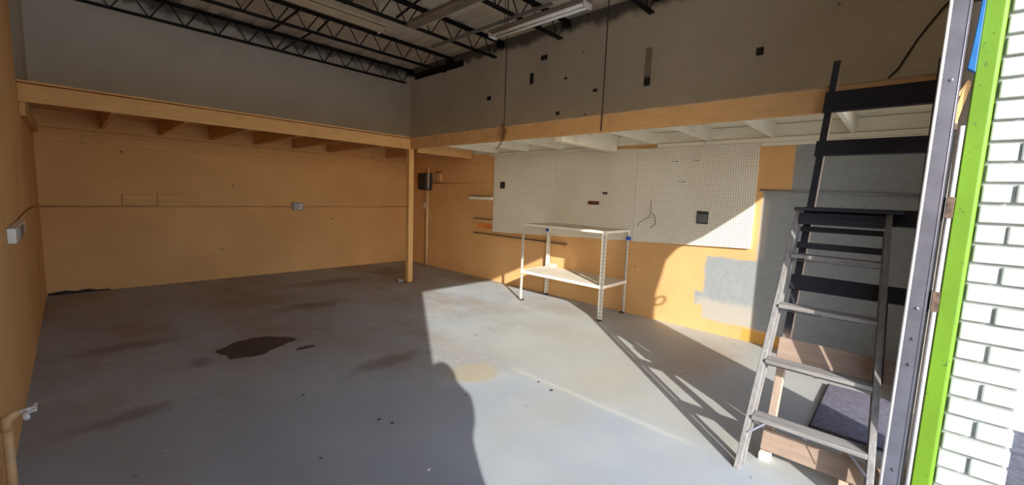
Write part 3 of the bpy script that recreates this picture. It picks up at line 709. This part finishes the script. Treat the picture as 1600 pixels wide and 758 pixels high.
m = MB(); m.bar(tuple(lp(1.09, yl(1.1) + .019, .04)), tuple(lp(.62, yl(.62) + .019, .055)), .005, .014); m.build('spreader', M['dark_box'], t)

# dark board lying on the floor behind the steps
t = thing('floor_mat', 'dark purple-grey mat lying on the floor behind the ladders', 'mat', (4.0, .14, 0))
MB().box(3.515, 4.475, -.10, .345, .001, .022).build('pad', M['mat'], t, bevel=.004)
MB().box(3.510, 4.480, .345, .353, .0, .020).build('edge_strip', M['black_plastic'], t)

# ================================================================== roll-up door hardware at the right jamb
class MJ(MB):
    """hardware measured at x = 2.56 and moved out along the sight lines to the jamb's true distance"""
    def build(s, *a, **k):
        for v in s.bm.verts: v.co = V((v.co.x + .22, v.co.y * 1.0855, max(0.0, 1.55 + (v.co.z - 1.55) * 1.0855)))
        return MB.build(s, *a, **k)
t = thing('door_track', 'tall galvanised steel roll-up door guide standing left of the green jamb', 'door track', (2.5600, -.06, 0))
m = MJ(); m.prism([(2.5600, -.044), (2.5680, -.036), (2.5900, -.034), (2.5900, -.038), (2.5640, -.046), (2.5640, -.098), (2.5900, -.098), (2.5900, -.102), (2.5600, -.102)], 'z', 0, 3.30); m.build('channel', M['galv'], t)
m = MJ(); m.tube([(2.5630, -.0385, 0), (2.5630, -.0385, 3.30)], .0065, 10); m.build('rolled_edge', M['chrome'], t, smooth=True)  # near-white edge colour stands in for the sun glint on the steel
m = MJ(); m.tube([(2.5595, -.095, 0), (2.5595, -.095, 3.30)], .0022, 6); m.build('lip', M['galv'], t, smooth=True)
for z in (.98, .86, 1.12, 2.1, .35): MJ().lathe([(.007, 0), (.007, .003), (.004, .005)], (2.5600, -.072, z), (-1, 0, 0), 8).build('bolt', M['dark_box'] if z < 1.1 else M['galv'], t)
t = thing('guide_pipe', 'thin bright steel pipe between the door guide and the green jamb', 'pipe', (2.5300, -.122, 0))
MJ().tube([(2.5750, -.127, .02), (2.5750, -.127, 1.91)], .0075, 12).build('pipe', M['chrome'], t, smooth=True)
for z in (1.57, 1.16): MJ().box(2.5650, 2.6080, -.138, -.1135, z - .045, z + .045).build('bracket', M['rust'], t, bevel=.002)
t = thing('gap_shade_strip', 'dark strip added as shade in the slot between guide and jamb', 'shade strip', (2.6100, -.11, 0))
MJ().box(2.6100, 2.6200, -.113, -.104, .05, 1.90).build('strip', M['black_plastic'], t)  # black strip stands in for the shadow gap beside the guide
MJ().box(2.6050, 2.6220, -.113, -.103, 1.90, 1.925).build('clamp', M['rust'], t, bevel=.002)
# clutter above the guide: blue tarp end, dark bracket, timber scrap
m = MJ(); m.prism([(-.114, 2.14), (-.1385, 2.12), (-.1385, 3.1), (-.134, 2.75), (-.126, 2.38), (-.121, 2.24)], 'x', 2.5600, 2.5950)
tag(m.build('tarp', M['blue'], bevel=.004), 'end of a blue tarp hanging above, against the green jamb', 'tarp')
t = thing('door_bracket', 'dark steel bracket above the loft edge behind the door guide', 'bracket', (2.6200, -.11, 2.2))
MJ().box(2.6050, 2.6350, -.130, -.100, 2.42, 2.6200).build('plate', M['dark_box'], t, bevel=.003)
MJ().box(2.6000, 2.6050, -.122, -.108, 2.45, 2.5900).build('latch', M['grey_metal'], t, bevel=.002)
m = MJ(); m.bar((2.6200, -.100, 1.93), (2.6200, -.127, 2.09), .02, .016, (1, 0, 0)); m.bar((2.6200, -.104, 2.04), (2.6200, -.130, 2.10), .016, .012, (1, 0, 0))
tag(m.build('timber_scrap', M['tan_wood'], bevel=.002), 'splintered bit of tan timber wedged beside the green jamb', 'wood scrap')

# unseen ring added on the walk-in opening for its hook-shaped shadow
t = thing('shadow_ring', 'small unseen steel ring added for its shadow on the edge of the side opening', 'handle', (3.474, YO + .02, 1.57))
m = MB(); m.tube([(3.524 + .045 * math.cos(a * PI / 8), YO + .02, 1.55 + .055 * math.sin(a * PI / 8)) for a in range(17)], .010, 8, cap=False); m.build('ring', M['galv'], t, smooth=True)
MB().box(3.474, 3.481, YO + .0, YO + .045, 1.53, 1.58).build('plate', M['galv'], t)

# bits on the floor
for (x, y, r, l) in ((1.36, 2.46, .010, 'dark crumb on the floor left of the sunlit patch, nearer the door'), (1.40, 2.36, .010, 'dark crumb on the floor left of the sunlit patch, closest to the door'), (1.12, 3.15, .009, 'dark crumb on the floor between the oil stain and the door'),
                  (2.62, 2.10, .009, 'dark crumb on the sunlit floor'), (2.58, 1.93, .012, 'larger dark crumb on the sunlit floor'), (1.30, 1.80, .008, 'pale pebble on the shaded floor near the camera')):
    m = MB(); m.ball((x, y, r * .45), r, (1.3, .9, .5), 8); tag(m.build('debris_crumb', M['dark_box'] if 'dark' in l else M['white_plastic']), l, 'debris', 'crumbs on the floor')
# missing plaster strip at the foot of the back wall
tag(MB().prism([(XL + .01, .0), (.34, .0), (.30, .018), (.18, .02), (.10, .045), (-.02, .03), (-.12, .05), (XL + .01, .028)], 'y', YB - .012, YB - .0005).build('wall_gap', M['hole']), 'dark ragged gap at the foot of the back wall in the left corner', 'gap')

# weeds outside at the pier
m = MB()
for k in range(46):
    a = random.uniform(0, 2 * PI); R = random.uniform(0, .09); x, y = 2.85 + R * math.cos(a), -.56 + R * math.sin(a); h = random.uniform(.06, .17)
    dx, dy = random.uniform(-.05, .05), random.uniform(-.05, .05)
    b = [V((x - .004, y, -.04)), V((x + .004, y, -.04)), V((x + dx * .5 + .003, y + dy * .5, -.04 + h * .6)), V((x + dx, y + dy, -.04 + h)), V((x + dx * .5 - .003, y + dy * .5, -.04 + h * .6))]
    m.face([m.bm.verts.new(q) for q in b])
tag(m.build('weeds', M['leaf']), 'tuft of green weeds on the paving outside the brick pier', 'weeds', kind='stuff')

# ================================================================== the photographer standing in the doorway (throws the shadow on the floor)
CF = V((math.sin(YAW), math.cos(YAW), 0)); CR = V((math.cos(YAW), -math.sin(YAW), 0))     # way the phone looks
FWD = V((0, 1, 0)); RGT = V((1, 0, 0)); BASE = V((.02, -.50, 0))
PH = V((0, 0, 1.50)) - CF * .045
def W(r, f, z): return BASE + RGT * r + FWD * f + V((0, 0, z))
def skin(name, chains, mat, parent, sub=2, root=0):
    vs, es, rad = [], [], []
    idx = {}; roots = set()
    for ch in chains:
        prev = None
        if tuple(round(c, 4) for c in ch[0][0]) not in idx: roots.add(len(vs))
        for (p, r) in ch:
            key = tuple(round(c, 4) for c in p)
            if key not in idx: idx[key] = len(vs); vs.append(V(p) - parent_world(parent)); rad.append(r)
            i = idx[key]
            if prev is not None: es.append((prev, i))
            prev = i
    me = bpy.data.meshes.new(name); me.from_pydata([tuple(v) for v in vs], es, []); me.materials.append(mat)
    o = bpy.data.objects.new(name, me); C.objects.link(o); o.parent = parent
    md = o.modifiers.new('skin', 'SKIN'); md.use_smooth_shade = True
    for i, r in enumerate(rad):
        sv = me.skin_vertices[0].data[i]; sv.radius = r if isinstance(r, tuple) else (r, r); sv.use_root = (i in roots)
    q = o.modifiers.new('sub', 'SUBSURF'); q.levels = sub; q.render_levels = sub
    return o
person = thing('person', 'person in navy shirt and grey trousers standing in the doorway holding up a phone', 'person', tuple(BASE))
def arm(s):
    sh = W(s * .185, 0, 1.42); el = W(s * .195, .10, 1.15); pm = PH + CR * s * .092 - CF * .018; wr = pm - V((0, .07, .055)) + RGT * s * .004
    return sh, el, wr, pm
pel = W(0, 0, .96); chest = W(0, .01, 1.28); nk = W(0, .0, 1.46); hd0 = W(0, .02, 1.55); hd1 = W(0, .03, 1.64); hd2 = W(0, .02, 1.70)
chains = [[(pel, (.15, .11)), (W(0, .01, 1.12), (.135, .10)), (chest, (.16, .11)), (W(0, 0, 1.40), (.11, .08)), (nk, .052), (hd0, (.062, .08)), (hd1, (.075, .095)), (hd2, (.062, .08))]]
for s in (-1, 1):
    sh, el, wr, pm = arm(s)
    chains.append([(W(0, 0, 1.40), (.11, .08)), (sh, .055), (sh.lerp(el, .5), .047), (el, .040), (el.lerp(wr, .5), .036), (wr, .025), (pm, (.030, .018))])
    for k in range(4):       # fingers close round the edge of the phone
        L = (.050, .060, .056, .045)[k]
        b = pm + V((0, 0, .030 - .018 * k)) + CF * .006
        chains.append([(pm, (.030, .018)), (b, .009), (b + CF * .016 - CR * s * .010, .0085), (b + CF * .018 - CR * s * L * .55, .0075), (b + CF * .017 - CR * s * L * .85, .0065)])
    chains.append([(wr, .025), (wr + V((0, .03, .02)) - CR * s * .018, .011), (pm - CR * s * .030 + V((0, 0, .005)) - CF * .010, .010), (pm - CR * s * .050 + V((0, 0, .015)) - CF * .006, .008)])
    hip = W(s * .095, 0, .90); kn = W(s * .105, .02, .50); an = W(s * .11, -.01, .10)
    chains.append([(pel, (.15, .11)), (hip, .085), (hip.lerp(kn, .5), .072), (kn, .055), (kn.lerp(an, .4), .054), (an, .036), (W(s * .12, .07, .045), (.036, .028)), (W(s * .125, .16, .03), (.034, .02))])
body = skin('body', chains, M['skin'], person)
face = MB(); face.ball(W(0, .122, 1.60), .014, (1, 1, 1.3), 8); nose = face.build('nose', M['skin'], person, smooth=True)
for s in (-1, 1): MB().ball(W(s * .031, .106, 1.625), .012, (1, 1, .8), 8).build('eye', M['eye'], person, smooth=True)
for s in (-1, 1): MB().ball(W(s * .079, .02, 1.615), .02, (.5, 1, 1.5), 8).build('ear', M['skin'], person, smooth=True)
MB().ball(W(0, .112, 1.562), .016, (1.3, .8, .35), 8).build('mouth', M['label_red'], person, smooth=True)
MB().ball(W(0, -.02, 1.60), .115, (1.05, .88, 1.25), 16).build('hair', M['hair'], person, smooth=True)
sch = [[(W(0, 0, 1.405), (.12, .088)), (W(.08, -.01, 1.475), (.075, .06)), (W(.14, -.01, 1.445), (.068, .06))], [(W(0, 0, 1.405), (.12, .088)), (W(-.08, -.01, 1.475), (.075, .06)), (W(-.14, -.01, 1.445), (.068, .06))], [(W(0, 0, .84), (.17, .125)), (W(0, 0, .95), (.165, .122)), (W(0, .01, 1.12), (.148, .112)), (W(0, .01, 1.28), (.172, .12)), (W(0, 0, 1.405), (.12, .088))]]
for s in (-1, 1):
    sh, el, wr, pm = arm(s); sch.append([(W(0, 0, 1.405), (.12, .088)), (sh, .066), (sh.lerp(el, .5), .060), (sh.lerp(el, .8), .056)])
skin('shirt', sch, M['cloth_shirt'], person)
MB().ball(W(.035, -.035, 1.475), .118, (1.05, .75, .95), 16).build('neck_shadow_fill', M['cloth_shirt'], person, smooth=True)  # ball added behind the neck to round out the cast shadow
pch = []
for s in (-1, 1):
    hip = W(s * .095, 0, .90); kn = W(s * .105, .02, .50); an = W(s * .11, -.01, .12)
    pch.append([(W(s * .075, 0, 1.02), (.095, .118)), (hip, (.092, .108)), (hip.lerp(kn, .5), .084), (kn, .068), (kn.lerp(an, .5), .062), (an, .055)])
skin('trousers', pch, M['cloth_pants'], person)
for s in (-1, 1): skin('shoe', [[(W(s * .11, -.045, .045), (.042, .042)), (W(s * .115, .04, .045), (.045, .042)), (W(s * .125, .15, .032), (.045, .03)), (W(s * .127, .20, .028), (.035, .024))]], M['shoe'], person)
# the paving is 4 cm below the floor
person.location.z = -.04 + .0
ph = thing('phone', 'black phone held up in both hands at the doorway', 'phone', (0, -.03, 1.50))
m = MB(); c = PH - V((0, 0, .0375))
p = [c - CR * .078 - CF * .004, c + CR * .078 - CF * .004, c + CR * .078 + CF * .004, c - CR * .078 + CF * .004]
m.hexa(p + [q + V((0, 0, .075)) for q in p]); m.build('case', M['black_plastic'], ph, bevel=.003)

# ================================================================== light
S = bpy.context.scene
sd = V((.537, .843, -.41)).normalized()
L = bpy.data.lights.new('sun', 'SUN'); L.energy = 8.4; L.angle = math.radians(.55); L.color = (1.0, .955, .88)
lo = bpy.data.objects.new('sun', L); C.objects.link(lo); lo.rotation_euler = sd.to_track_quat('-Z', 'Y').to_euler(); lo.location = (-6, -10, 6)
w = bpy.data.worlds.new('sky'); S.world = w; w.use_nodes = True; nt = w.node_tree; nt.nodes.clear()
o = nt.nodes.new('ShaderNodeOutputWorld'); b = nt.nodes.new('ShaderNodeBackground'); sk = nt.nodes.new('ShaderNodeTexSky')
sk.sky_type = 'NISHITA'; sk.sun_disc = False; sk.sun_elevation = math.radians(22.3); sk.sun_rotation = math.radians(212.5); sk.altitude = 50
b.inputs[1].default_value = .42
tint = nt.nodes.new('ShaderNodeMix'); tint.data_type = 'RGBA'; tint.blend_type = 'MULTIPLY'; tint.inputs[0].default_value = 1; tint.inputs[7].default_value = (.90, .98, 1.16, 1)
nt.links.new(sk.outputs[0], tint.inputs[6]); nt.links.new(tint.outputs[2], b.inputs[0]); nt.links.new(b.outputs[0], o.inputs[0])

# ================================================================== camera
cam = bpy.data.cameras.new('camera'); co = bpy.data.objects.new('camera', cam); C.objects.link(co)
cam.sensor_fit = 'HORIZONTAL'; cam.sensor_width = 36; cam.lens = F_PX / 1600 * 36; cam.clip_start = .01
f = V((math.sin(YAW) * math.cos(PITCH), math.cos(YAW) * math.cos(PITCH), math.sin(PITCH)))
r0 = V((math.cos(YAW), -math.sin(YAW), 0)); u0 = r0.cross(f)
r = math.cos(ROLL) * r0 + math.sin(ROLL) * u0; u = -math.sin(ROLL) * r0 + math.cos(ROLL) * u0
co.matrix_world = Matrix(((r.x, u.x, -f.x, 0), (r.y, u.y, -f.y, 0), (r.z, u.z, -f.z, CAM_H), (0, 0, 0, 1)))
S.camera = co
S.view_settings.view_transform = 'Standard'; S.view_settings.look = 'None'; S.view_settings.gamma = 1.0
S.view_settings.exposure = 0.0; S.view_settings.use_curve_mapping = False
S.cycles.use_denoising = True; S.cycles.max_bounces = 12; S.cycles.diffuse_bounces = 8; S.cycles.sample_clamp_indirect = 6
